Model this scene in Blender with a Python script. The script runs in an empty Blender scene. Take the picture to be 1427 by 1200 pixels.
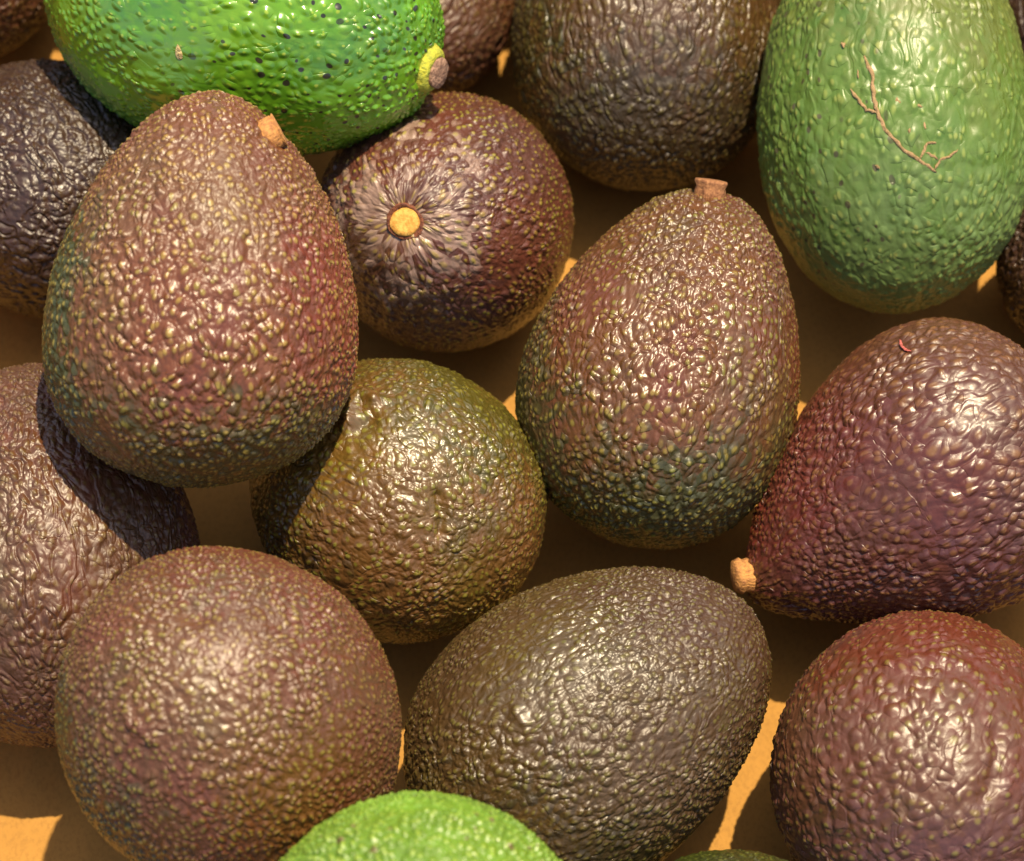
import bpy, bmesh, math, random
import numpy as np
from mathutils import Vector, Matrix, Quaternion, noise as mnoise

# ------------------------------------------------------------------ camera, sky, sun, exposure
SC = bpy.context.scene
COL = SC.collection
PW, PH = 1427.0, 1200.0              # measuring frame of the photograph
TILT = math.radians(25)              # camera leans 25 degrees off straight down
CDIST = 0.75                         # metres from the camera to the middle of the pile
PXCM = 63.0                          # photograph pixels per centimetre in the middle of the pile
ZREF = 0.04
B_T = Vector((0, -math.sin(TILT), math.cos(TILT)))      # towards the camera
B_U = Vector((0, math.cos(TILT), math.sin(TILT)))       # picture up
B_R = Vector((1, 0, 0))                                 # picture right
CAMPOS = Vector((0, 0, ZREF)) + B_T * CDIST
HALFW = (PW / 2) / (PXCM * 100)      # half picture width in metres at CDIST

cd = bpy.data.cameras.new('camera')
cam = bpy.data.objects.new('camera', cd)
COL.objects.link(cam)
cam.location = CAMPOS
cam.rotation_euler = (TILT, 0, 0)
cd.sensor_fit = 'HORIZONTAL'
cd.sensor_width = 36.0
cd.lens = 18.0 * CDIST / HALFW
cd.clip_start = 0.02
cd.clip_end = 200.0
cd.dof.use_dof = True
cd.dof.focus_distance = CDIST - 0.028
cd.dof.aperture_fstop = 15.0
SC.camera = cam

SUN = Vector((0.165, 0.22, 1.0)).normalized()
el = math.asin(SUN.z)
az = math.atan2(SUN.x, SUN.y)
w = bpy.data.worlds.new('World')
SC.world = w
w.use_nodes = True
wn = w.node_tree
for n in list(wn.nodes):
    wn.nodes.remove(n)
sky = wn.nodes.new('ShaderNodeTexSky')
sky.sky_type = 'NISHITA'
sky.sun_disc = False
sky.sun_elevation = el
sky.sun_rotation = az
sky.air_density = 0.8
sky.dust_density = 2.2
sky.ozone_density = 0.2
bg = wn.nodes.new('ShaderNodeBackground')
bg.inputs['Strength'].default_value = 0.13
wo = wn.nodes.new('ShaderNodeOutputWorld')
wn.links.new(sky.outputs[0], bg.inputs[0])
wn.links.new(bg.outputs[0], wo.inputs[0])

sl = bpy.data.lights.new('sun', 'SUN')
sl.energy = 4.4
sl.angle = math.radians(0.8)
sl.color = (1.0, 0.82, 0.53)
so = bpy.data.objects.new('sun', sl)
COL.objects.link(so)
so.rotation_euler = SUN.to_track_quat('Z', 'Y').to_euler()
so.location = SUN * 2

vs = SC.view_settings
vs.view_transform = 'Standard'
vs.look = 'None'
vs.exposure = 0.66
vs.gamma = 1.0
vs.use_curve_mapping = False


def at(px, py, z):
    """Point on the level z whose picture falls on photograph pixel (px, py)."""
    k = HALFW / (PW / 2) / CDIST
    d = B_R * ((px - PW / 2) * k) + B_U * (-(py - PH / 2) * k) - B_T
    s = (z - CAMPOS.z) / d.z
    return CAMPOS + d * s


def pxsize(p):
    """Metres per photograph pixel at point p."""
    return (CAMPOS - p).dot(B_T) / CDIST / (PXCM * 100)


def img(v):
    return (B_R * v[0] + B_U * v[1] + B_T * v[2]).normalized()


# ------------------------------------------------------------------ node helper
class NT:
    def __init__(self, mat):
        mat.use_nodes = True
        self.t = mat.node_tree
        for n in list(self.t.nodes):
            self.t.nodes.remove(n)
        self.out = self.t.nodes.new('ShaderNodeOutputMaterial')

    def put(self, sock, v):
        if isinstance(v, bpy.types.NodeSocket):
            self.t.links.new(v, sock)
        elif v is not None:
            if sock.type == 'RGBA' and len(v) == 3:
                v = (*v, 1)
            sock.default_value = v

    def math(self, op, a, b=None, c=None, clamp=False):
        n = self.t.nodes.new('ShaderNodeMath')
        n.operation = op
        n.use_clamp = clamp
        self.put(n.inputs[0], a)
        if b is not None: self.put(n.inputs[1], b)
        if c is not None: self.put(n.inputs[2], c)
        return n.outputs[0]

    def vmath(self, op, a, b=None, scale=None):
        n = self.t.nodes.new('ShaderNodeVectorMath')
        n.operation = op
        self.put(n.inputs[0], a)
        if b is not None: self.put(n.inputs[1], b)
        if scale is not None: self.put(n.inputs[3], scale)
        return n.outputs['Value'] if op in ('DOT_PRODUCT', 'LENGTH', 'DISTANCE') else n.outputs[0]

    def attr(self, name):
        n = self.t.nodes.new('ShaderNodeAttribute')
        n.attribute_name = name
        return n

    def noise(self, co, scale, detail=2, rough=0.5, dist=0.0):
        n = self.t.nodes.new('ShaderNodeTexNoise')
        self.put(n.inputs['Vector'], co)
        n.inputs['Scale'].default_value = scale
        n.inputs['Detail'].default_value = detail
        n.inputs['Roughness'].default_value = rough
        n.inputs['Distortion'].default_value = dist
        return n

    def voronoi(self, co, scale, rnd=1.0, feature='F1', smooth=None, dim='3D'):
        n = self.t.nodes.new('ShaderNodeTexVoronoi')
        n.feature = feature
        n.voronoi_dimensions = dim
        self.put(n.inputs['Vector'], co)
        n.inputs['Scale'].default_value = scale
        n.inputs['Randomness'].default_value = rnd
        if smooth is not None:
            n.inputs['Smoothness'].default_value = smooth
        return n

    def ramp(self, x, lo, hi, a=0.0, b=1.0):
        n = self.t.nodes.new('ShaderNodeMapRange')
        n.interpolation_type = 'SMOOTHSTEP'
        self.put(n.inputs[0], x)
        if lo > hi:
            lo, hi, a, b = hi, lo, b, a
        n.inputs[1].default_value = lo
        n.inputs[2].default_value = hi
        n.inputs[3].default_value = a
        n.inputs[4].default_value = b
        return n.outputs[0]

    def mix(self, f, a, b):
        n = self.t.nodes.new('ShaderNodeMix')
        n.data_type = 'RGBA'
        self.put(n.inputs[0], f)
        self.put(n.inputs[6], a)
        self.put(n.inputs[7], b)
        return n.outputs[2]

    def sep(self, c):
        n = self.t.nodes.new('ShaderNodeSeparateColor')
        self.put(n.inputs[0], c)
        return n.outputs

    def bsdf(self, color, rough, spec=0.5, coat=0.0, coat_rough=0.2, sheen=0.0):
        n = self.t.nodes.new('ShaderNodeBsdfPrincipled')
        self.put(n.inputs['Base Color'], color)
        self.put(n.inputs['Roughness'], rough)
        self.put(n.inputs['Specular IOR Level'], spec)
        self.put(n.inputs['Coat Weight'], coat)
        self.put(n.inputs['Coat Roughness'], coat_rough)
        self.t.links.new(n.outputs[0], self.out.inputs['Surface'])
        return n

    def disp(self, h, scale):
        n = self.t.nodes.new('ShaderNodeDisplacement')
        n.inputs['Midlevel'].default_value = 0.0
        n.inputs['Scale'].default_value = scale
        self.put(n.inputs['Height'], h)
        self.t.links.new(n.outputs[0], self.out.inputs['Displacement'])


# ------------------------------------------------------------------ materials
def skin_material(name, p, rot, seed):
    """Pebbled avocado skin; p holds the colours of this one fruit, rot its world rotation."""
    m = bpy.data.materials.new(name)
    m.displacement_method = 'BOTH'
    t = NT(m)
    co0 = t.attr('skin_co').outputs['Vector']
    co = t.vmath('ADD', co0, (seed * 0.137, seed * 0.071, seed * 0.219))
    pc0 = t.vmath('ADD', t.attr('peb_co').outputs['Vector'], (seed * 0.37, seed * 0.53, 0))
    wn_ = t.noise(co, 130, 1, 0.5)
    warp = t.vmath('SCALE', t.vmath('SUBTRACT', wn_.outputs['Color'], (0.5, 0.5, 0.5)), scale=p.get('warp', 0.0032))
    cw = t.vmath('ADD', co, warp)
    pc = t.vmath('ADD', pc0, warp)
    sc = p.get('pebble', 455)
    v = t.voronoi(pc, sc, 1.0, 'SMOOTH_F1', p.get('merge', 0.08), dim='2D')
    d = v.outputs['Distance']
    rnd = t.sep(v.outputs['Color'])
    big = t.noise(co, 42, 2, 0.5).outputs['Fac']             # patches with more or less relief
    d = t.math('DIVIDE', d, t.math('MULTIPLY_ADD', rnd[1], 0.45, 0.72))   # every bump its own size
    peb = t.ramp(d, p.get('wide', 0.74), 0.02)
    keep = t.ramp(rnd[0], p.get('sparse', 0.0) - 0.15, p.get('sparse', 0.0) + 0.15)
    amp = t.math('MULTIPLY', t.math('MULTIPLY_ADD', rnd[1], 0.6, 0.4), keep)
    relief = t.ramp(big, 0.34, 0.62, p.get('relief_min', 0.42), 1.15)
    h1 = t.math('MULTIPLY', t.math('MULTIPLY', peb, amp), relief)
    # second, smaller family of bumps between the big ones
    v2 = t.voronoi(t.vmath('ADD', pc, (3.1, 1.7, 0.4)), sc * 2.1, 1.0, dim='2D')
    peb2 = t.ramp(v2.outputs['Distance'], 0.7, 0.1)
    # low wrinkles that run along the fruit
    cs = t.vmath('MULTIPLY', cw, (1, 1, 0.38))
    nw = t.noise(cs, 260, 1, 0.5, 0.5).outputs['Fac']
    ridge = t.math('ABSOLUTE', t.math('SUBTRACT', nw, 0.5))
    ridge = t.ramp(ridge, 0.13, 0.0)
    und = t.noise(t.vmath('MULTIPLY', co, (1, 1, 0.55)), p.get('und_scale', 135), 2, 0.4).outputs['Fac']
    fine = t.noise(co, 2600, 2, 0.6).outputs['Fac']
    h = t.math('MULTIPLY', h1, p.get('h_peb', 1.0))
    h = t.math('MULTIPLY_ADD', t.math('MULTIPLY', peb2, relief), p.get('h_small', 0.16), h)
    h = t.math('MULTIPLY_ADD', ridge, -p.get('h_ridge', 0.25), h)
    h = t.math('MULTIPLY_ADD', und, p.get('h_und', 1.15), h)
    h = t.math('MULTIPLY_ADD', fine, p.get('h_fine', 0.035), h)
    h = t.math('SUBTRACT', h, 0.80)
    t.disp(h, p.get('amp', 0.00063))

    # colour
    n1 = t.noise(co, 60, 3, 0.6).outputs['Fac']
    n2 = t.noise(co, 24, 3, 0.55).outputs['Fac']
    n3 = t.noise(co, 420, 2, 0.6).outputs['Fac']
    c = t.mix(t.ramp(n2, 0.36, 0.64), p['base'], p['base2'])
    c = t.mix(t.math('MULTIPLY', t.ramp(n3, 0.40, 0.68), 0.35), c, p.get('mottle', p['base']))
    n4 = t.noise(t.vmath('MULTIPLY', t.vmath('ADD', co, (2.2, 5.1, 0.7)), (1, 1, 0.5)), 45, 4, 0.62).outputs['Fac']
    c = t.mix(t.ramp(n4, 0.50, 0.66, 0.0, p.get('blush_amt', 0.6)), c, p.get('blush', (0.120, 0.030, 0.017)))
    c = t.mix(t.ramp(n4, 0.47, 0.32, 0.0, p.get('green_amt', 0.5)), c, p.get('greenish', (0.060, 0.048, 0.010)))
    nor = t.attr('skin_dir').outputs['Vector']
    tipcol = t.mix(t.ramp(n1, 0.40, 0.62), p['tip'], p.get('tip2', p['tip']))
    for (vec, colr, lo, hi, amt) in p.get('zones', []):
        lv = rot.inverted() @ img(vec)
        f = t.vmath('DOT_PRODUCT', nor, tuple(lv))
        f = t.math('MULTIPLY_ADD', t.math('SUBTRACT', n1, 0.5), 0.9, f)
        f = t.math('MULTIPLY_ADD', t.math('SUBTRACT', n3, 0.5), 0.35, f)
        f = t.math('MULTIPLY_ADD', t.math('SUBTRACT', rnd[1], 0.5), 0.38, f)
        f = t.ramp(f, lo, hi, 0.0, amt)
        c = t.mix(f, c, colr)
    # pale lenticels on the crowns of the bumps
    tip = t.ramp(d, p.get('tip_r', 0.36), p.get('tip_r', 0.36) * 0.35)
    tip = t.math('MULTIPLY', tip, t.ramp(rnd[2], p.get('tip_cut', 0.25) - 0.1, p.get('tip_cut', 0.25) + 0.1))
    tip = t.math('MULTIPLY', tip, keep)
    tip = t.math('MULTIPLY', tip, t.ramp(n1, 0.25, 0.55, 0.55, 1.0))
    c = t.mix(t.math('MULTIPLY', tip, p.get('tip_amt', 0.6)), c, tipcol)
    # corky dark specks
    if p.get('speck_amt', 0) > 0:
        v3 = t.voronoi(t.vmath('ADD', pc, (0.7, 0.2, 0)), p.get('speck_scale', 150), dim='2D')
        r3 = t.sep(v3.outputs['Color'])
        size = t.math('MULTIPLY', r3[1], 0.14)
        s = t.math('SUBTRACT', t.math('ADD', size, 0.10), v3.outputs['Distance'])
        s = t.math('MULTIPLY', t.ramp(s, 0.0, 0.05), t.ramp(r3[0], p.get('speck_cut', 0.6), p.get('speck_cut', 0.6) + 0.03))
        if 'speck_zone' in p:
            vec, lo, hi = p['speck_zone']
            f = t.vmath('DOT_PRODUCT', nor, tuple(rot.inverted() @ img(vec)))
            s = t.math('MULTIPLY', s, t.ramp(t.math('MULTIPLY_ADD', t.math('SUBTRACT', n2, 0.5), 0.8, f), lo, hi))
        c = t.mix(t.math('MULTIPLY', s, p['speck_amt']), c, p.get('speck', (0.02, 0.012, 0.012)))
    rough = t.ramp(n2, 0.34, 0.66, p.get('rough', 0.42) - 0.07, p.get('rough', 0.42) + 0.12)
    t.bsdf(c, rough, p.get('spec', 0.72), t.ramp(n4, 0.35, 0.62, p.get('coat', 0.32), p.get('coat', 0.32) * 0.2), 0.28)
    return m


def wood_material(name, face, dark, relief=0.0005):
    m = bpy.data.materials.new(name)
    m.displacement_method = 'BUMP'
    t = NT(m)
    tc = t.t.nodes.new('ShaderNodeTexCoord').outputs['Object']
    n = t.noise(tc, 900, 4, 0.65).outputs['Fac']
    n2 = t.noise(t.vmath('MULTIPLY', tc, (1, 1, 0.15)), 1500, 3, 0.6).outputs['Fac']
    c = t.mix(t.ramp(n, 0.35, 0.68), face, dark)
    c = t.mix(t.math('MULTIPLY', t.ramp(n2, 0.5, 0.7), 0.5), c, dark)
    t.bsdf(c, 0.75, 0.3)
    t.disp(t.math('ADD', n, n2), relief)
    return m


def cardboard_material():
    m = bpy.data.materials.new('cardboard')
    m.displacement_method = 'BUMP'
    t = NT(m)
    tc = t.t.nodes.new('ShaderNodeTexCoord').outputs['Object']
    n = t.noise(t.vmath('MULTIPLY', tc, (1, 0.75, 1)), 1100, 4, 0.6).outputs['Fac']
    n2 = t.noise(tc, 60, 3, 0.6).outputs['Fac']
    wv = t.t.nodes.new('ShaderNodeTexWave')
    t.put(wv.inputs['Vector'], tc)
    wv.inputs['Scale'].default_value = 45
    wv.inputs['Distortion'].default_value = 0.6
    c = t.mix(t.ramp(n2, 0.3, 0.7), (0.430, 0.222, 0.052), (0.385, 0.196, 0.044))
    c = t.mix(t.math('MULTIPLY', t.ramp(n, 0.42, 0.72), 0.5), c, (0.27, 0.135, 0.034))
    t.bsdf(c, 0.85, 0.2)
    t.disp(t.math('MULTIPLY_ADD', n, 0.25, t.math('MULTIPLY', wv.outputs['Fac'], 0.25)), 0.0004)
    return m


# ------------------------------------------------------------------ avocado geometry
class Shape:
    """Surface of one fruit in its own frame: +z runs to the stem end, origin in the middle."""
    def __init__(self, L, W, k, seed, neck=0.0, lump=1.0):
        self.a, self.b, self.k, self.neck = L / 2, W / 2, k, neck
        r = np.random.RandomState(seed + 11)
        self.fr = r.uniform(-2.6, 2.6, (9, 3))
        self.ph = r.uniform(0, 6.28, 9)
        self.am = r.uniform(0.4, 1.0, 9) * 0.0105 * lump
        uu = np.linspace(-1, 1, 801)
        self.norm = 1.0
        self.norm = self.prof(uu).max()

    def prof(self, u):
        s = np.sqrt(np.clip(1 - u * u, 0, 1))
        return s * (1 - self.k * u - self.neck * np.exp(-((u - 0.72) / 0.22) ** 2)) / self.norm

    def point(self, th, ph):
        u = -np.cos(th)
        rr = self.prof(u) * self.b
        p = np.stack([rr * np.cos(ph), rr * np.sin(ph), u * self.a], -1)
        n = p / self.b
        lump = 1 + (np.sin(n @ self.fr.T + self.ph) * self.am).sum(-1)
        return p * lump[..., None]

    def hit(self, d):
        """Point and outward normal where a ray from the middle along local d leaves the fruit."""
        d = np.array(d, float)
        d /= np.linalg.norm(d)
        lo, hi = 0.2, 0.999
        ph = math.atan2(d[1], d[0])
        best = None
        tgt = math.atan2(math.hypot(d[0], d[1]), d[2])     # angle from +z
        ths = np.linspace(0.0005, math.pi - 0.0005, 4000)
        pp = self.point(ths, np.full_like(ths, ph))
        ang = np.arctan2(np.hypot(pp[:, 0], pp[:, 1]), pp[:, 2])
        i = int(np.argmin(abs(ang - tgt)))
        e = 0.01
        th = ths[i]
        p = self.point(np.array([th]), np.array([ph]))[0]
        pt = self.point(np.array([min(th + e, math.pi - 1e-4)]), np.array([ph]))[0] - self.point(np.array([max(th - e, 1e-4)]), np.array([ph]))[0]
        pf = self.point(np.array([th]), np.array([ph + e]))[0] - self.point(np.array([th]), np.array([ph - e]))[0]
        n = np.cross(pf, pt)
        n /= np.linalg.norm(n)
        if n @ p < 0: n = -n
        return Vector(p), Vector(n)


def skin_mesh(name, sh, nu, nv, stems, face, hole, marks):
    """Closed skin, nu x nv quads; stems = [(local direction, radius, depth)] pinch a dimple in."""
    th = np.linspace(0, math.pi, nv + 1)[1:-1]
    ph = np.linspace(0, 2 * math.pi, nu, endpoint=False)
    T, P = np.meshgrid(th, ph, indexing='ij')
    pts = sh.point(T, P)
    flat = pts.reshape(-1, 3)
    poles = np.stack([sh.point(np.array([0.0]), np.array([0.0]))[0], sh.point(np.array([math.pi]), np.array([0.0]))[0]])
    V = np.concatenate([flat, poles])
    D = V / np.linalg.norm(V, axis=1)[:, None]
    # texture coordinate: meridians keep their count near the poles, so the relief runs in radial streaks there
    # (about the stem, wherever it sits, when there is one)
    C = V.copy()
    rho = np.hypot(V[:, 0], V[:, 1]) + 1e-7
    r0 = np.where(V[:, 2] > 0, 0.0085, 0.0)
    rr = np.sqrt(rho ** 2 + r0 ** 2)
    C[:, 0] = V[:, 0] / rho * rr
    C[:, 1] = V[:, 1] / rho * rr
    # flat chart for the bumps, centred on the upper side (on the stem scar when that faces up)
    Q = V / np.array([sh.b, sh.b, sh.a])
    Q /= np.linalg.norm(Q, axis=1)[:, None]
    f = Vector(face).normalized()
    e1 = f.orthogonal().normalized()
    e2 = f.cross(e1)
    ang = np.arccos(np.clip(Q @ np.array(f), -1, 1))
    azi = np.arctan2(Q @ np.array(e2), Q @ np.array(e1))
    rad_ = sh.b * ang * (1 + 0.05 * ang ** 2)
    if hole: rad_ = np.sqrt(rad_ ** 2 + hole ** 2)
    PC = np.stack([rad_ * np.cos(azi), rad_ * np.sin(azi), 0 * azi], -1)
    for (pts_, wid, hgt) in marks:                         # creases and ridges of this one fruit
        dmin = np.full(len(V), 9.0)
        for p0, p1 in zip(pts_, pts_[1:]):
            e = p1 - p0
            tt = np.clip(((V - p0) @ e) / (e @ e), 0, 1)
            dmin = np.minimum(dmin, np.linalg.norm(V - p0 - tt[:, None] * e, axis=1))
        V = V + D * (hgt * np.exp(-(dmin / wid) ** 2))[:, None]
    for (pt, nrm, rad, dep) in stems:
        r = np.linalg.norm(V - np.array(pt), axis=1)
        V = V - np.array(nrm) * (dep * np.exp(-(r / (rad * 1.5)) ** 2))[:, None]
    me = bpy.data.meshes.new(name)
    nr = nv - 1
    i = np.arange(nr - 1)[:, None] * nu
    j = np.arange(nu)[None, :]
    j2 = (j + 1) % nu
    quads = np.stack([i + j, i + j2, i + nu + j2, i + nu + j], -1).reshape(-1, 4)
    jj = np.arange(nu)
    k0, k1 = nr * nu, nr * nu + 1
    t0 = np.stack([np.full(nu, k0), (jj + 1) % nu, jj], -1)
    base = (nr - 1) * nu
    t1 = np.stack([np.full(nu, k1), base + jj, base + (jj + 1) % nu], -1)
    loops = np.concatenate([quads.ravel(), t0.ravel(), t1.ravel()]).astype(np.int32)
    nq = len(quads)
    starts = np.concatenate([np.arange(nq) * 4, nq * 4 + np.arange(2 * nu) * 3]).astype(np.int32)
    me.vertices.add(len(V))
    me.vertices.foreach_set('co', V.astype(np.float32).ravel())
    me.loops.add(len(loops))
    me.loops.foreach_set('vertex_index', loops)
    me.polygons.add(len(starts))
    me.polygons.foreach_set('loop_start', starts)
    me.polygons.foreach_set('use_smooth', np.ones(len(starts), bool))
    for nm, arr in (('skin_co', C), ('skin_dir', D), ('peb_co', PC)):
        a = me.attributes.new(nm, 'FLOAT_VECTOR', 'POINT')
        a.data.foreach_set('vector', arr.astype(np.float32).ravel())
    me.update(calc_edges=True)
    me.validate()
    return me


def lathe_mesh(name, prof, seg, seed, wob=0.06):
    """Knobbly peg turned about z from (radius, height) pairs, closed at both ends."""
    r = random.Random(seed)
    bm = bmesh.new()
    ph = [r.uniform(0, 6.28) for _ in range(4)]
    rings = []
    for (rad, z) in prof:
        ring = []
        for s in range(seg):
            a = 2 * math.pi * s / seg
            f = 1 + wob * (math.sin(2 * a + ph[0]) + 0.6 * math.sin(3 * a + ph[1]) + 0.4 * math.sin(7 * a + ph[2] + z * 900))
            ring.append(bm.verts.new((rad * f * math.cos(a), rad * f * math.sin(a), z + rad * 0.10 * math.sin(a + ph[3]) * (1 if z > 0 else 0))))
        rings.append(ring)
    for A, B in zip(rings, rings[1:]):
        for s in range(seg):
            bm.faces.new((A[s], A[(s + 1) % seg], B[(s + 1) % seg], B[s]))
    bm.faces.new(rings[0][::-1])
    c = bm.verts.new((0, 0, prof[-1][1] + 0.0001))
    for s in range(seg):
        bm.faces.new((rings[-1][s], rings[-1][(s + 1) % seg], c))
    bmesh.ops.recalc_face_normals(bm, faces=bm.faces)
    me = bpy.data.meshes.new(name)
    bm.to_mesh(me)
    bm.free()
    for p in me.polygons:
        p.use_smooth = True
    return me


def link(name, me, mat, parent=None):
    o = bpy.data.objects.new(name, me)
    COL.objects.link(o)
    if mat: me.materials.append(mat)
    if parent: o.parent = parent
    return o


def tag(o, label, cat, group=None):
    o['label'] = label
    o['category'] = cat
    if group: o['group'] = group


# ------------------------------------------------------------------ the cardboard box
BX, BY0, BY1, TH = 0.158, -0.158, 0.146, 0.004
bm = bmesh.new()
N = 24
grid = {}
for i in range(N + 1):
    for j in range(N + 1):
        x = -BX + 2 * BX * i / N
        y = BY0 + (BY1 - BY0) * j / N
        z = 0.0008 * mnoise.noise(Vector((x * 9, y * 9, 0.3)))
        grid[i, j] = bm.verts.new((x, y, z))
for i in range(N):
    for j in range(N):
        bm.faces.new((grid[i, j], grid[i + 1, j], grid[i + 1, j + 1], grid[i, j + 1]))


def unseen_wall(x0, y0, z0, x1, y1, z1):
    vs_ = [bm.verts.new((x, y, z)) for z in (z0, z1) for (x, y) in ((x0, y0), (x1, y0), (x1, y1), (x0, y1))]
    for f in ((3, 2, 1, 0), (4, 5, 6, 7), (0, 1, 5, 4), (1, 2, 6, 5), (2, 3, 7, 6), (3, 0, 4, 7)):
        bm.faces.new([vs_[k] for k in f])


HB, HF = 0.11, 0.02                                   # unseen walls added to block sky light: tall back and sides, low open front
unseen_wall(-BX - TH, BY1, -0.004, BX + TH, BY1 + TH, HB)
unseen_wall(-BX - TH, BY0 - TH, -0.004, BX + TH, BY0, HF)
unseen_wall(-BX - TH, BY0, -0.004, -BX, BY1, 0.06)
unseen_wall(BX, BY0, -0.004, BX + TH, BY1, 0.06)
me = bpy.data.meshes.new('cardboard_box')
bm.to_mesh(me)
bm.free()
o = link('cardboard_box', me, cardboard_material())
tag(o, 'plain brown cardboard box floor lying under all the avocados', 'cardboard box')

gm = bpy.data.materials.new('stall_top')
gt = NT(gm)
gn = gt.noise(gt.t.nodes.new('ShaderNodeTexCoord').outputs['Object'], 6, 5, 0.6).outputs['Fac']
gt.bsdf(gt.mix(gn, (0.07, 0.06, 0.05), (0.11, 0.10, 0.09)), 0.8, 0.3)
gme = bpy.data.meshes.new('unseen_table')  # unseen dark table plane, added under and around the box
gme.from_pydata([(-60, -60, -0.006), (60, -60, -0.006), (60, 60, -0.006), (-60, 60, -0.006)], [], [(0, 1, 2, 3)])
go = link('unseen_table', gme, gm)
go['kind'] = 'structure'

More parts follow.
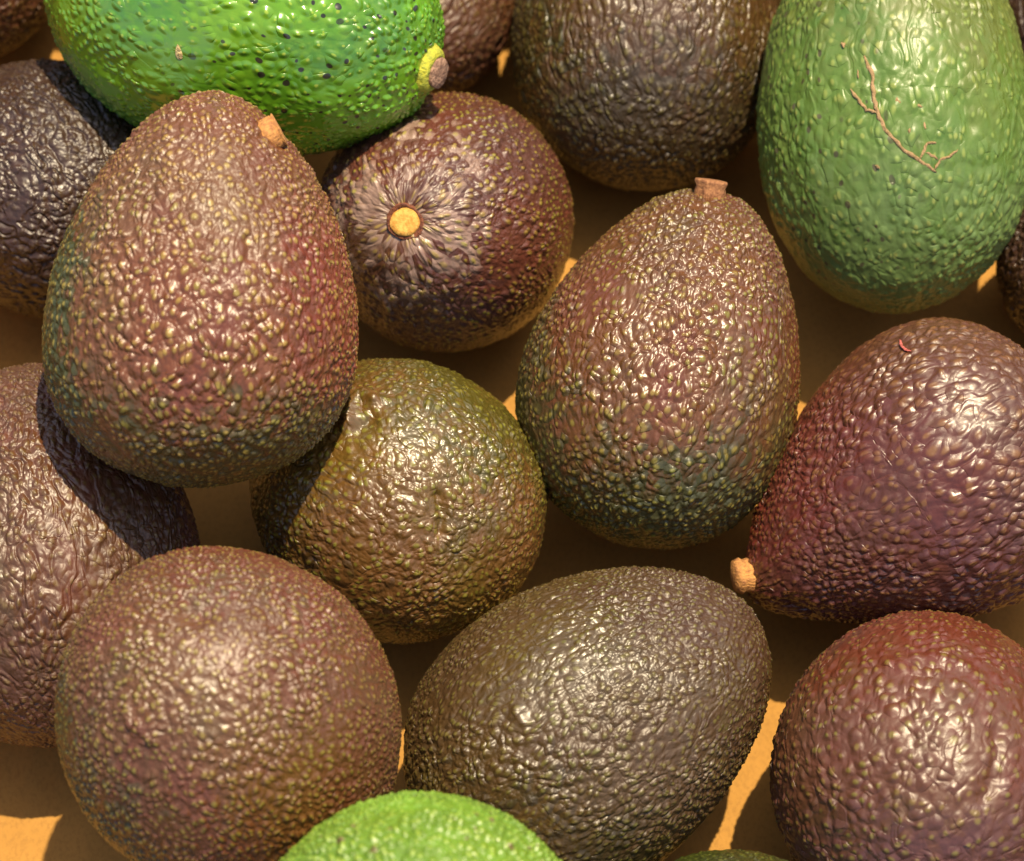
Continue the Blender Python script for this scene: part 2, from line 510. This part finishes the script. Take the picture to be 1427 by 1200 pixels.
# ------------------------------------------------------------------ the fruit
GREEN_TIP = (0.34, 0.36, 0.06)
YEL = (0.42, 0.33, 0.10)
PAL = {
 'rosy': dict(pebble=480, base=(0.146, 0.044, 0.012), base2=(0.118, 0.047, 0.009), mottle=(0.079, 0.026, 0.009), tip=(0.383, 0.246, 0.040), tip2=(0.250, 0.208, 0.029),
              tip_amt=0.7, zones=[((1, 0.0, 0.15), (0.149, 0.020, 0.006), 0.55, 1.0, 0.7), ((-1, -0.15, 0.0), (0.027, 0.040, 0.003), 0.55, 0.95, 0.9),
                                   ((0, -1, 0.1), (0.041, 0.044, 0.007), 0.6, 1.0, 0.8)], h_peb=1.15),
 'lime': dict(blush=(0.149, 0.389, 0.018), blush_amt=0.5, greenish=(0.045, 0.209, 0.013), base=(0.121, 0.282, 0.010), base2=(0.060, 0.185, 0.008), mottle=(0.172, 0.322, 0.012), tip=(0.420, 0.460, 0.043), tip2=(0.378, 0.504, 0.045),
              tip_amt=0.6, tip_r=0.2, tip_cut=0.40, sparse=0.10, merge=0.1, speck_amt=0.95, speck_scale=260, speck_cut=0.5, pebble=430, rough=0.18, coat=1.0,
              h_peb=0.9, h_und=2.6, und_scale=95, h_small=0.0, h_ridge=0.05, h_fine=0.01, wide=0.62, speck_zone=((0.7, -0.5, 0.3), -0.2, 0.5),
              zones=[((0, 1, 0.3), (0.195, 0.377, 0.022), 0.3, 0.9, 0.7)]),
 'scar': dict(green_amt=0.2, base=(0.096, 0.031, 0.017), base2=(0.075, 0.024, 0.015), mottle=(0.048, 0.015, 0.007), tip=(0.330, 0.233, 0.032), tip2=(0.268, 0.247, 0.027), tip_amt=0.7,
              sparse=0.15, pebble=430, zones=[((-0.3, -1, 0.3), (0.066, 0.030, 0.032), 0.30, 0.9, 0.8), ((-0.205, -0.06, 1), (0.300, 0.198, 0.153), 0.80, 1.0, 0.75)]),
 'umber': dict(pebble=500, blush=(0.063, 0.027, 0.006), base=(0.076, 0.038, 0.008), base2=(0.066, 0.028, 0.009), mottle=(0.035, 0.016, 0.004), tip=(0.180, 0.130, 0.026), tip2=(0.140, 0.122, 0.017), tip_amt=0.45,
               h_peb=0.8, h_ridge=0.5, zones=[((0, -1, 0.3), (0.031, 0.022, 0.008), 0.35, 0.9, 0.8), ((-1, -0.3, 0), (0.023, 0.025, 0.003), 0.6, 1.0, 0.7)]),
 'waxy': dict(spec=0.5, coat=0.4, blush=(0.10,0.13,0.018), blush_amt=0.6, greenish=(0.045, 0.125, 0.012), base=(0.100, 0.178, 0.026), base2=(0.080, 0.150, 0.022), mottle=(0.125, 0.170, 0.036), tip=(0.34, 0.36, 0.08), tip2=(0.24, 0.33, 0.07), tip_amt=0.6,
              tip_r=0.3, tip_cut=0.35, sparse=0.15, pebble=430, rough=0.46, h_peb=0.75, h_und=2.2, und_scale=105, h_small=0.06, h_ridge=0.2, speck_amt=0.8, speck_scale=260, speck_cut=0.62,
              speck=(0.05, 0.03, 0.02), speck_zone=((-0.8, -0.25, 0.5), 0.35, 0.8),
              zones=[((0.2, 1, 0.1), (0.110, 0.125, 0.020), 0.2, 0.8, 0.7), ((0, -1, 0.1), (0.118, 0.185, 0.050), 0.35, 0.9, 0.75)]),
 'amber': dict(pebble=500, base=(0.123, 0.045, 0.010), base2=(0.080, 0.030, 0.007), mottle=(0.058, 0.023, 0.007), tip=(0.294, 0.209, 0.034), tip2=(0.184, 0.181, 0.022), tip_amt=0.68,
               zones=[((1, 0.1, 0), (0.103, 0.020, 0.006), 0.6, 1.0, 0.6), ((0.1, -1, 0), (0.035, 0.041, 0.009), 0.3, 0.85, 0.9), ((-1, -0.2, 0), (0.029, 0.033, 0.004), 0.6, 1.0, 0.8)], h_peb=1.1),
 'maroon': dict(green_amt=0.15, blush=(0.098, 0.019, 0.008), base=(0.092, 0.022, 0.013), base2=(0.076, 0.022, 0.010), mottle=(0.047, 0.011, 0.007), tip=(0.193, 0.090, 0.017), tip2=(0.162, 0.063, 0.016), tip_amt=0.72,
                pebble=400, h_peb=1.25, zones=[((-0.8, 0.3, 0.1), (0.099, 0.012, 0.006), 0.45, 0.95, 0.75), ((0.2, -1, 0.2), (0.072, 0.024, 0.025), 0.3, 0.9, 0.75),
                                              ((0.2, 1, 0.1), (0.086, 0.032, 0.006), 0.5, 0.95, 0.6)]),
 'russet': dict(rough=0.48, coat=0.2, relief_min=0.6, green_amt=0.3, base=(0.098, 0.034, 0.011), base2=(0.080, 0.024, 0.012), mottle=(0.064, 0.019, 0.006), tip=(0.260, 0.201, 0.023), tip2=(0.205, 0.215, 0.020), tip_amt=0.42,
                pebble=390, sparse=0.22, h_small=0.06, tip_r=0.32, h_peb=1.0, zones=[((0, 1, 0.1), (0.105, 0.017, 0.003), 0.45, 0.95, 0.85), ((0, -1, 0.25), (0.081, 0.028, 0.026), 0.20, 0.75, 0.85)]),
 'dusk': dict(coat=0.4, pebble=550, blush=(0.054, 0.024, 0.006), base=(0.072, 0.042, 0.007), base2=(0.064, 0.032, 0.008), mottle=(0.032, 0.019, 0.004), tip=(0.162, 0.130, 0.025), tip2=(0.110, 0.105, 0.012), tip_amt=0.65,
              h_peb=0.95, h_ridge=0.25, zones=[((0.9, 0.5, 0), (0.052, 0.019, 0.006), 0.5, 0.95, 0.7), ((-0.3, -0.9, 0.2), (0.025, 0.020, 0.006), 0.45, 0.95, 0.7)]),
 'tawny': dict(pebble=570, base=(0.123, 0.051, 0.011), base2=(0.090, 0.032, 0.008), mottle=(0.062, 0.024, 0.007), tip=(0.271, 0.193, 0.032), tip2=(0.211, 0.176, 0.022), tip_amt=0.72,
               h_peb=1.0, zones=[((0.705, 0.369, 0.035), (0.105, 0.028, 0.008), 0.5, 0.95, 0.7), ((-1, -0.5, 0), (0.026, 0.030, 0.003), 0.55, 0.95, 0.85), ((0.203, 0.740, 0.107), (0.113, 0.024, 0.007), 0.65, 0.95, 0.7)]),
 'olive': dict(pebble=520, coat=0.5, blush=(0.094, 0.038, 0.006), greenish=(0.056, 0.052, 0.005), base=(0.113, 0.071, 0.009), base2=(0.126, 0.051, 0.009), mottle=(0.043, 0.034, 0.003), tip=(0.227, 0.192, 0.022), tip2=(0.177, 0.174, 0.016), tip_amt=0.65,
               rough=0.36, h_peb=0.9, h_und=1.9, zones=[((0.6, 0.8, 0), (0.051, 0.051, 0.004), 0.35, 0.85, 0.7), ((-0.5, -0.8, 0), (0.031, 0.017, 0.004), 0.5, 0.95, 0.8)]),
 'cocoa': dict(rough=0.5, coat=0.2, pebble=520, base=(0.092, 0.034, 0.009), base2=(0.078, 0.028, 0.009), mottle=(0.035, 0.014, 0.005), tip=(0.163, 0.112, 0.022), tip_amt=0.45, h_ridge=0.5,
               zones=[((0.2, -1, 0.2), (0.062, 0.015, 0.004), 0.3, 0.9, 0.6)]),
 'plum': dict(coat=0.15, pebble=520, blush=(0.040, 0.020, 0.007), green_amt=0.1, base=(0.044, 0.019, 0.009), base2=(0.034, 0.014, 0.008), mottle=(0.018, 0.010, 0.004), tip=(0.102, 0.064, 0.014), tip_amt=0.3, h_ridge=0.7, rough=0.44),
 'fresh': dict(blush=(0.165, 0.330, 0.018), greenish=(0.099, 0.264, 0.015), base=(0.125, 0.225, 0.008), base2=(0.095, 0.185, 0.007), mottle=(0.132, 0.253, 0.013), tip=(0.330, 0.440, 0.044), tip2=(0.264, 0.396, 0.039), tip_amt=0.65, tip_r=0.42,
               rough=0.36, pebble=520, h_peb=1.7, speck_amt=0.8, speck_scale=230, speck_cut=0.7, speck=(0.110, 0.050, 0.022)),
 'moss': dict(blush_amt=0.1, base=(0.031, 0.042, 0.003), base2=(0.024, 0.030, 0.003), mottle=(0.026, 0.025, 0.003), tip=(0.130, 0.147, 0.016), tip_amt=0.5),
}
DARK = 'dark ripening avocados heaped on the cardboard'
GRN = 'green unripe avocados among the dark ones'
# key: px, py, height of the middle (cm), length px, width px, pear, stem-end direction (right, up, towards camera), palette, detail, label, group
FRUIT = [
 ('A', 285, 406, 8.8, 550, 440, .25, (0.07, 0.97, 0.10), 'rosy', 3, 'large rosy brown avocado on top with its narrow end against the glossy green one', DARK),
 ('N', 341, 2, 7.0, 580, 425, .06, (0.86, -0.34, 0.25), 'lime', 3, 'glossy bright green avocado with black specks and a stub on a yellow collar', GRN),
 ('G', 614, 310, 3.6, 440, 362, .14, (-0.21, -0.04, 0.97), 'scar', 3, 'reddish brown avocado seen end on with a round yellow stem scar', DARK),
 ('C', 900, 20, 3.5, 500, 372, .15, (0.05, 1, -0.05), 'umber', 3, 'grey brown avocado at the top between the scarred one and the dull green one', DARK),
 ('R', 1247, 142, 5.0, 580, 382, .15, (0.0, 1, 0.0), 'waxy', 3, 'dull green avocado with a branching pinkish scar', GRN),
 ('P', 929, 507, 4.6, 505, 390, .22, (0.30, 0.95, 0.0), 'amber', 3, 'upright brown avocado mid heap with a cut stem at its narrow top', DARK),
 ('K', 1255, 695, 3.8, 525, 408, .43, (-0.84, -0.54, 0.0), 'maroon', 3, 'maroon avocado at right whose stub points down to the lower left', DARK),
 ('E', 1292, 1066, 3.6, 500, 428, .10, (0.35, 0.5, -0.8), 'russet', 3, 'red topped avocado at the lower right with sparse yellow bumps', DARK),
 ('D', 825, 1010, 3.6, 540, 428, .17, (0.833, 0.552, 0.0), 'dusk', 3, 'dark olive brown avocado lying below the middle with its narrow end to the upper right', DARK),
 ('H', 327, 1014, 6.3, 560, 466, .08, (0.25, -0.55, -0.80), 'tawny', 3, 'broad tawny avocado at the lower left with a reddish dimpled end', DARK),
 ('B', 545, 690, 3.4, 445, 382, .12, (-0.5, 0.3, -0.8), 'olive', 3, 'bronze olive avocado half under the large rosy brown one', DARK),
 ('L', 64, 768, 3.5, 540, 425, .12, (-0.15, 1, -0.1), 'cocoa', 2, 'reddish brown avocado at the left edge shaded by the large rosy one above it', DARK),
 ('M', 74, 250, 2.8, 400, 362, .12, (-0.5, 0.6, -0.5), 'plum', 2, 'nearly black avocado at the left edge below the glossy green one', DARK),
 ('T', 604, 0, 2.4, 280, 232, .10, (0.3, 1, -0.3), 'cocoa', 1, 'brown avocado showing at the top behind the yellow collared stub', DARK),
 ('Q', -58, -60, 2.8, 300, 262, .10, (-0.5, 0.8, 0), 'cocoa', 1, 'brown avocado peeking in at the top left corner', DARK),
 ('U', 1500, 0, 2.4, 320, 250, .10, (0.2, 1, 0), 'plum', 1, 'dark purple avocado peeking in at the top right corner', DARK),
 ('V', 1540, 372, 2.4, 300, 262, .10, (1, 0.2, 0), 'plum', 1, 'dark avocado sliver at the right edge between the scarred green one and the maroon one', DARK),
 ('F', 598, 1360, 8.0, 520, 478, .10, (0.5, -1, 0.1), 'fresh', 2, 'bright lime green avocado rising at the bottom edge with pale bumps', GRN),
 ('S', 1022, 1436, 3.0, 500, 422, .10, (0.3, -1, 0.0), 'moss', 1, 'dark green avocado just showing at the bottom edge between two dark ones', GRN),
]
DET = {3: (380, 240), 2: (300, 190), 1: (200, 130)}

wood_tan = wood_material('stem_wood', (0.42, 0.20, 0.085), (0.20, 0.085, 0.04))
wood_orange = wood_material('stem_wood_fresh', (0.55, 0.27, 0.08), (0.30, 0.13, 0.05))
wood_grey = wood_material('stem_wood_dry', (0.40, 0.24, 0.16), (0.15, 0.08, 0.055))
scar_yellow = wood_material('stem_scar_cork', (0.70, 0.42, 0.10), (0.52, 0.24, 0.045), 0.0002)
scar_rim = wood_material('stem_scar_rim', (0.22, 0.075, 0.035), (0.10, 0.035, 0.025))
collar_mat = wood_material('collar_skin', (0.52, 0.50, 0.045), (0.30, 0.34, 0.05))
scratch_pink = wood_material('scratch_skin', (0.50, 0.12, 0.10), (0.36, 0.09, 0.07))
cork_pink = wood_material('scar_cork', (0.40, 0.25, 0.13), (0.28, 0.19, 0.08))

# stems: fruit -> (direction of the foot from the middle, lean, radius px, length px, kind)
STEMS = {
 'A': ((0.41, 0.88, 0.22), (0.88, 0.47, -0.10), 26, 9, wood_orange),
 'N': ((0.86, -0.34, 0.25), (0.80, -0.35, 0.45), 21, 24, wood_grey),
 'G': ((-0.205, -0.06, 0.97), None, 21, 3, scar_yellow),
 'P': ((0.24, 0.97, 0.12), (0.1, 1.0, 0.25), 24, 19, wood_tan),
 'K': ((-0.89, -0.44, 0.05), (-0.92, -0.05, 0.25), 25, 24, wood_orange),
}

# creases (negative) and ridges (positive): pixel polyline in the photograph, width px, height m
MARKS = {
 'A': [([(346, 335), (349, 358)], 7, -0.0011), ([(300, 420), (312, 430), (322, 424)], 6, -0.0007)],
 'B': [([(486, 590), (492, 562), (508, 551), (522, 560)], 11, 0.0022), ([(610, 690), (618, 720), (612, 745)], 7, -0.0014), ([(500, 600), (515, 585)], 12, -0.0014)],
 'H': [([(262, 853), (280, 857)], 20, -0.0022), ([(180, 1000), (215, 1030)], 9, 0.0009)],
 'E': [([(1390, 1020), (1386, 1080), (1372, 1110)], 12, -0.0012), ([(1240, 925), (1300, 918), (1340, 926)], 10, 0.0008)],
 'K': [([(1095, 850), (1125, 862)], 14, -0.0016)],
 'D': [([(720, 990), (728, 1005)], 8, 0.0010)],
 'R': [([(1340, 140), (1352, 175)], 12, -0.0010)],
}
# corky scars raised on the skin
SCARS = {
 'R': [([(1204, 79), (1216, 104), (1218, 135), (1223, 158), (1236, 183), (1260, 209), (1283, 224), (1304, 239)], 3.0),
       ([(1186, 124), (1199, 141), (1208, 153), (1222, 157)], 2.6),
       ([(1302, 236), (1309, 222), (1322, 217), (1334, 208)], 2.5), ([(1281, 222), (1292, 198), (1304, 198)], 2.2), ([(1290, 211), (1306, 221)], 2.2),
       ([(1249, 136), (1253, 146)], 3.4), ([(1275, 146), (1285, 149)], 2.2), ([(1267, 178), (1268, 187)], 2.6), ([(1287, 170), (1289, 180)], 1.8), ([(1174, 60), (1178, 67)], 3.0),
       ([(1220, 229), (1226, 234)], 3.0), ([(1196, 98), (1197, 110)], 1.5)],
 'K': [([(1254, 476), (1257, 485), (1262, 490), (1269, 492)], 2.6)],
}


def picture_hit(sh, pos, rot, px, py):
    """Local point of the fruit that shows at photograph pixel (px, py)."""
    tgt = at(px, py, 0.0)
    d = rot.inverted() @ (tgt - CAMPOS).normalized()
    o_ = rot.inverted() @ (CAMPOS - pos)
    tt = np.linspace(o_.length - sh.a * 1.6, o_.length + sh.a, 3000)
    P = np.array(o_)[None, :] + tt[:, None] * np.array(d)[None, :]
    u = np.clip(P[:, 2] / sh.a, -1, 1)
    n = P / sh.b
    lump = 1 + (np.sin(n @ sh.fr.T + sh.ph) * sh.am).sum(-1)
    ins = np.hypot(P[:, 0], P[:, 1]) < sh.prof(u) * sh.b * lump
    ins &= abs(P[:, 2]) < sh.a
    if not ins.any(): return None
    return Vector(P[int(np.argmax(ins))])


def tube_mesh(name, paths, seed):
    r = random.Random(seed)
    bm = bmesh.new()
    for (pts, rad) in paths:
        dense = []
        for a_, b_ in zip(pts, pts[1:]):
            for i in range(5): dense.append(a_.lerp(b_, i / 5))
        dense.append(pts[-1])
        n = len(dense)
        prev = None
        for i, c in enumerate(dense):
            tan = (dense[min(i + 1, n - 1)] - dense[max(i - 1, 0)]).normalized()
            nr = c.normalized()
            si = tan.cross(nr).normalized()
            end = min(1.0, 0.35 + min(i, n - 1 - i) * 0.3)
            rr = rad * end * r.uniform(0.75, 1.3)
            cc = c + si * rad * r.uniform(-0.4, 0.4)
            ring = [bm.verts.new(cc + si * rr * math.cos(2 * math.pi * k / 8) + nr * rr * 0.45 * math.sin(2 * math.pi * k / 8)) for k in range(8)]
            if prev:
                for k in range(8): bm.faces.new((prev[k], prev[(k + 1) % 8], ring[(k + 1) % 8], ring[k]))
            else: bm.faces.new(ring[::-1])
            prev = ring
        bm.faces.new(prev)
    bmesh.ops.recalc_face_normals(bm, faces=bm.faces)
    me = bpy.data.meshes.new(name)
    bm.to_mesh(me)
    bm.free()
    for p in me.polygons: p.use_smooth = True
    return me


BUILT = {}
for idx, (key, px, py, zc, Lp, Wp, k, ax, pal, det, label, group) in enumerate(FRUIT):
    pos = at(px, py, zc / 100)
    s = pxsize(pos)
    axis = img(ax)
    q = axis.to_track_quat('Z', 'Y')
    rot = q.to_matrix()
    sh = Shape(Lp * s, Wp * s, k, idx, lump={'B': 1.9, 'L': 1.4, 'M': 1.4, 'G': 0.8}.get(key, 1.0))
    stems = []
    if key in STEMS:
        sd, lean, sr, sl_, smat = STEMS[key]
        pt, nrm = sh.hit(tuple(rot.inverted() @ img(sd)))
        stems.append((pt, nrm, sr * s, {'G': 0.0026, 'K': 0.0004}.get(key, 0.0018)))
    nu, nv = DET[det]
    loc = lambda v: tuple(rot.inverted() @ img(v))
    face = (0, 0, 1) if key == 'G' else loc((0.02, 0.12, 1))
    marks = []
    for (pl, wid, hgt) in MARKS.get(key, []):
        pts_ = []
        for (mx, my) in pl:
            h_ = picture_hit(sh, pos, rot, mx, my)
            if h_ is not None: pts_.append(np.array(h_))
        marks.append((pts_, wid * s, hgt))
    me = skin_mesh('avocado_skin', sh, nu, nv, stems, face, 0.010 if key == 'G' else 0, marks)
    mat = skin_material('skin_' + pal, PAL[pal], rot, idx + 1)
    extra = key in STEMS or key in SCARS
    if extra:
        root = bpy.data.objects.new('avocado', None)
        root.empty_display_size = 0.02
        COL.objects.link(root)
        body = link('skin', me, mat, root)
    else:
        root = body = link('avocado', me, mat)
    root.location = pos
    root.rotation_mode = 'QUATERNION'
    root.rotation_quaternion = q
    tag(root, label, 'avocado', group)
    BUILT[key] = (root, sh, rot, s)
    if key in STEMS:
        r_ = sr * s
        l_ = sl_ * s
        zax = nrm if lean is None else (rot.inverted() @ img(lean)).normalized()
        if key == 'G':
            rim = link('stem_scar', lathe_mesh('stem_scar', [(r_ * 1.18, -0.004), (r_ * 1.22, -0.0006), (r_ * 1.10, 0.0003), (r_ * 0.95, -0.0004)], 32, 5, 0.05), scar_rim, root)
            rim.location = pt - nrm * 0.0014
            rim.rotation_mode = 'QUATERNION'
            rim.rotation_quaternion = nrm.to_track_quat('Z', 'Y')
            c = link('cork_plug', lathe_mesh('cork_plug', [(r_ * 0.97, -0.003), (r_ * 0.97, -0.0004), (r_ * 0.86, 0.0003), (r_ * 0.5, 0.0002)], 32, 8, 0.05), scar_yellow, rim)
        else:
            foot = pt - nrm * 0.0012 + (zax * 0.0006 if key == 'A' else zax * 0.0)
            if key == 'N':
                col = link('stem_collar', lathe_mesh('stem_collar', [(r_ * 1.7, -0.004), (r_ * 1.6, 0.0005), (r_ * 1.35, 0.0024), (r_ * 1.05, 0.0030), (r_ * 0.9, 0.0026)], 36, 21, 0.04), collar_mat, root)
                col.location = foot
                col.rotation_mode = 'QUATERNION'
                col.rotation_quaternion = zax.to_track_quat('Z', 'Y')
            st = link('stem', lathe_mesh('stem', [(r_ * 0.95, -0.004), (r_ * 0.92, 0.0006), (r_ * 0.86, l_ * 0.5), (r_ * 0.98, l_ * (0.65 if key == 'K' else 0.85)), (r_ * (0.84 if key == 'K' else 0.94), l_), (r_ * 0.45, l_ + r_ * (0.12 if key == 'K' else 0.03))], 28, idx * 3 + 1, 0.05), smat, root)
            st.location = foot
            st.rotation_mode = 'QUATERNION'
            st.rotation_quaternion = zax.to_track_quat('Z', 'Y')
    if key in SCARS:
        paths = []
        for (pl, rad) in SCARS[key]:
            pts_ = [picture_hit(sh, pos, rot, mx, my) for (mx, my) in pl]
            pts_ = [c_ + c_.normalized() * 0.00045 for c_ in pts_ if c_ is not None]
            paths.append((pts_, rad * s * 0.85))
        link('scar', tube_mesh('scar', paths, idx), cork_pink if key == 'R' else scratch_pink, root)

# a pale flake of husk lying on the glossy green fruit
root, sh, rot, s = BUILT['N']
p = picture_hit(sh, root.location, rot, 250, 72)
bm = bmesh.new()
bmesh.ops.create_uvsphere(bm, u_segments=14, v_segments=8, radius=1.0)
for v in bm.verts:
    taper = 1 - 0.45 * v.co.y
    v.co = Vector((v.co.x * 5 * s * taper, v.co.y * 11 * s, v.co.z * 1.6 * s + 0.9 * s * v.co.x * v.co.x))
me = bpy.data.meshes.new('husk_flake')
bm.to_mesh(me)
bm.free()
for f_ in me.polygons: f_.use_smooth = True
fl = link('husk_flake', me, wood_material('husk', (0.62, 0.50, 0.24), (0.40, 0.28, 0.12)))
nw_ = (rot @ p).normalized()
fl.location = root.location + rot @ (p + p.normalized() * 0.0003)
fl.rotation_mode = 'QUATERNION'
fl.rotation_quaternion = nw_.to_track_quat('Z', 'Y') @ Quaternion((0, 0, 1), math.radians(22))
tag(fl, 'tiny pale husk flake stuck on the glossy bright green avocado', 'husk flake')
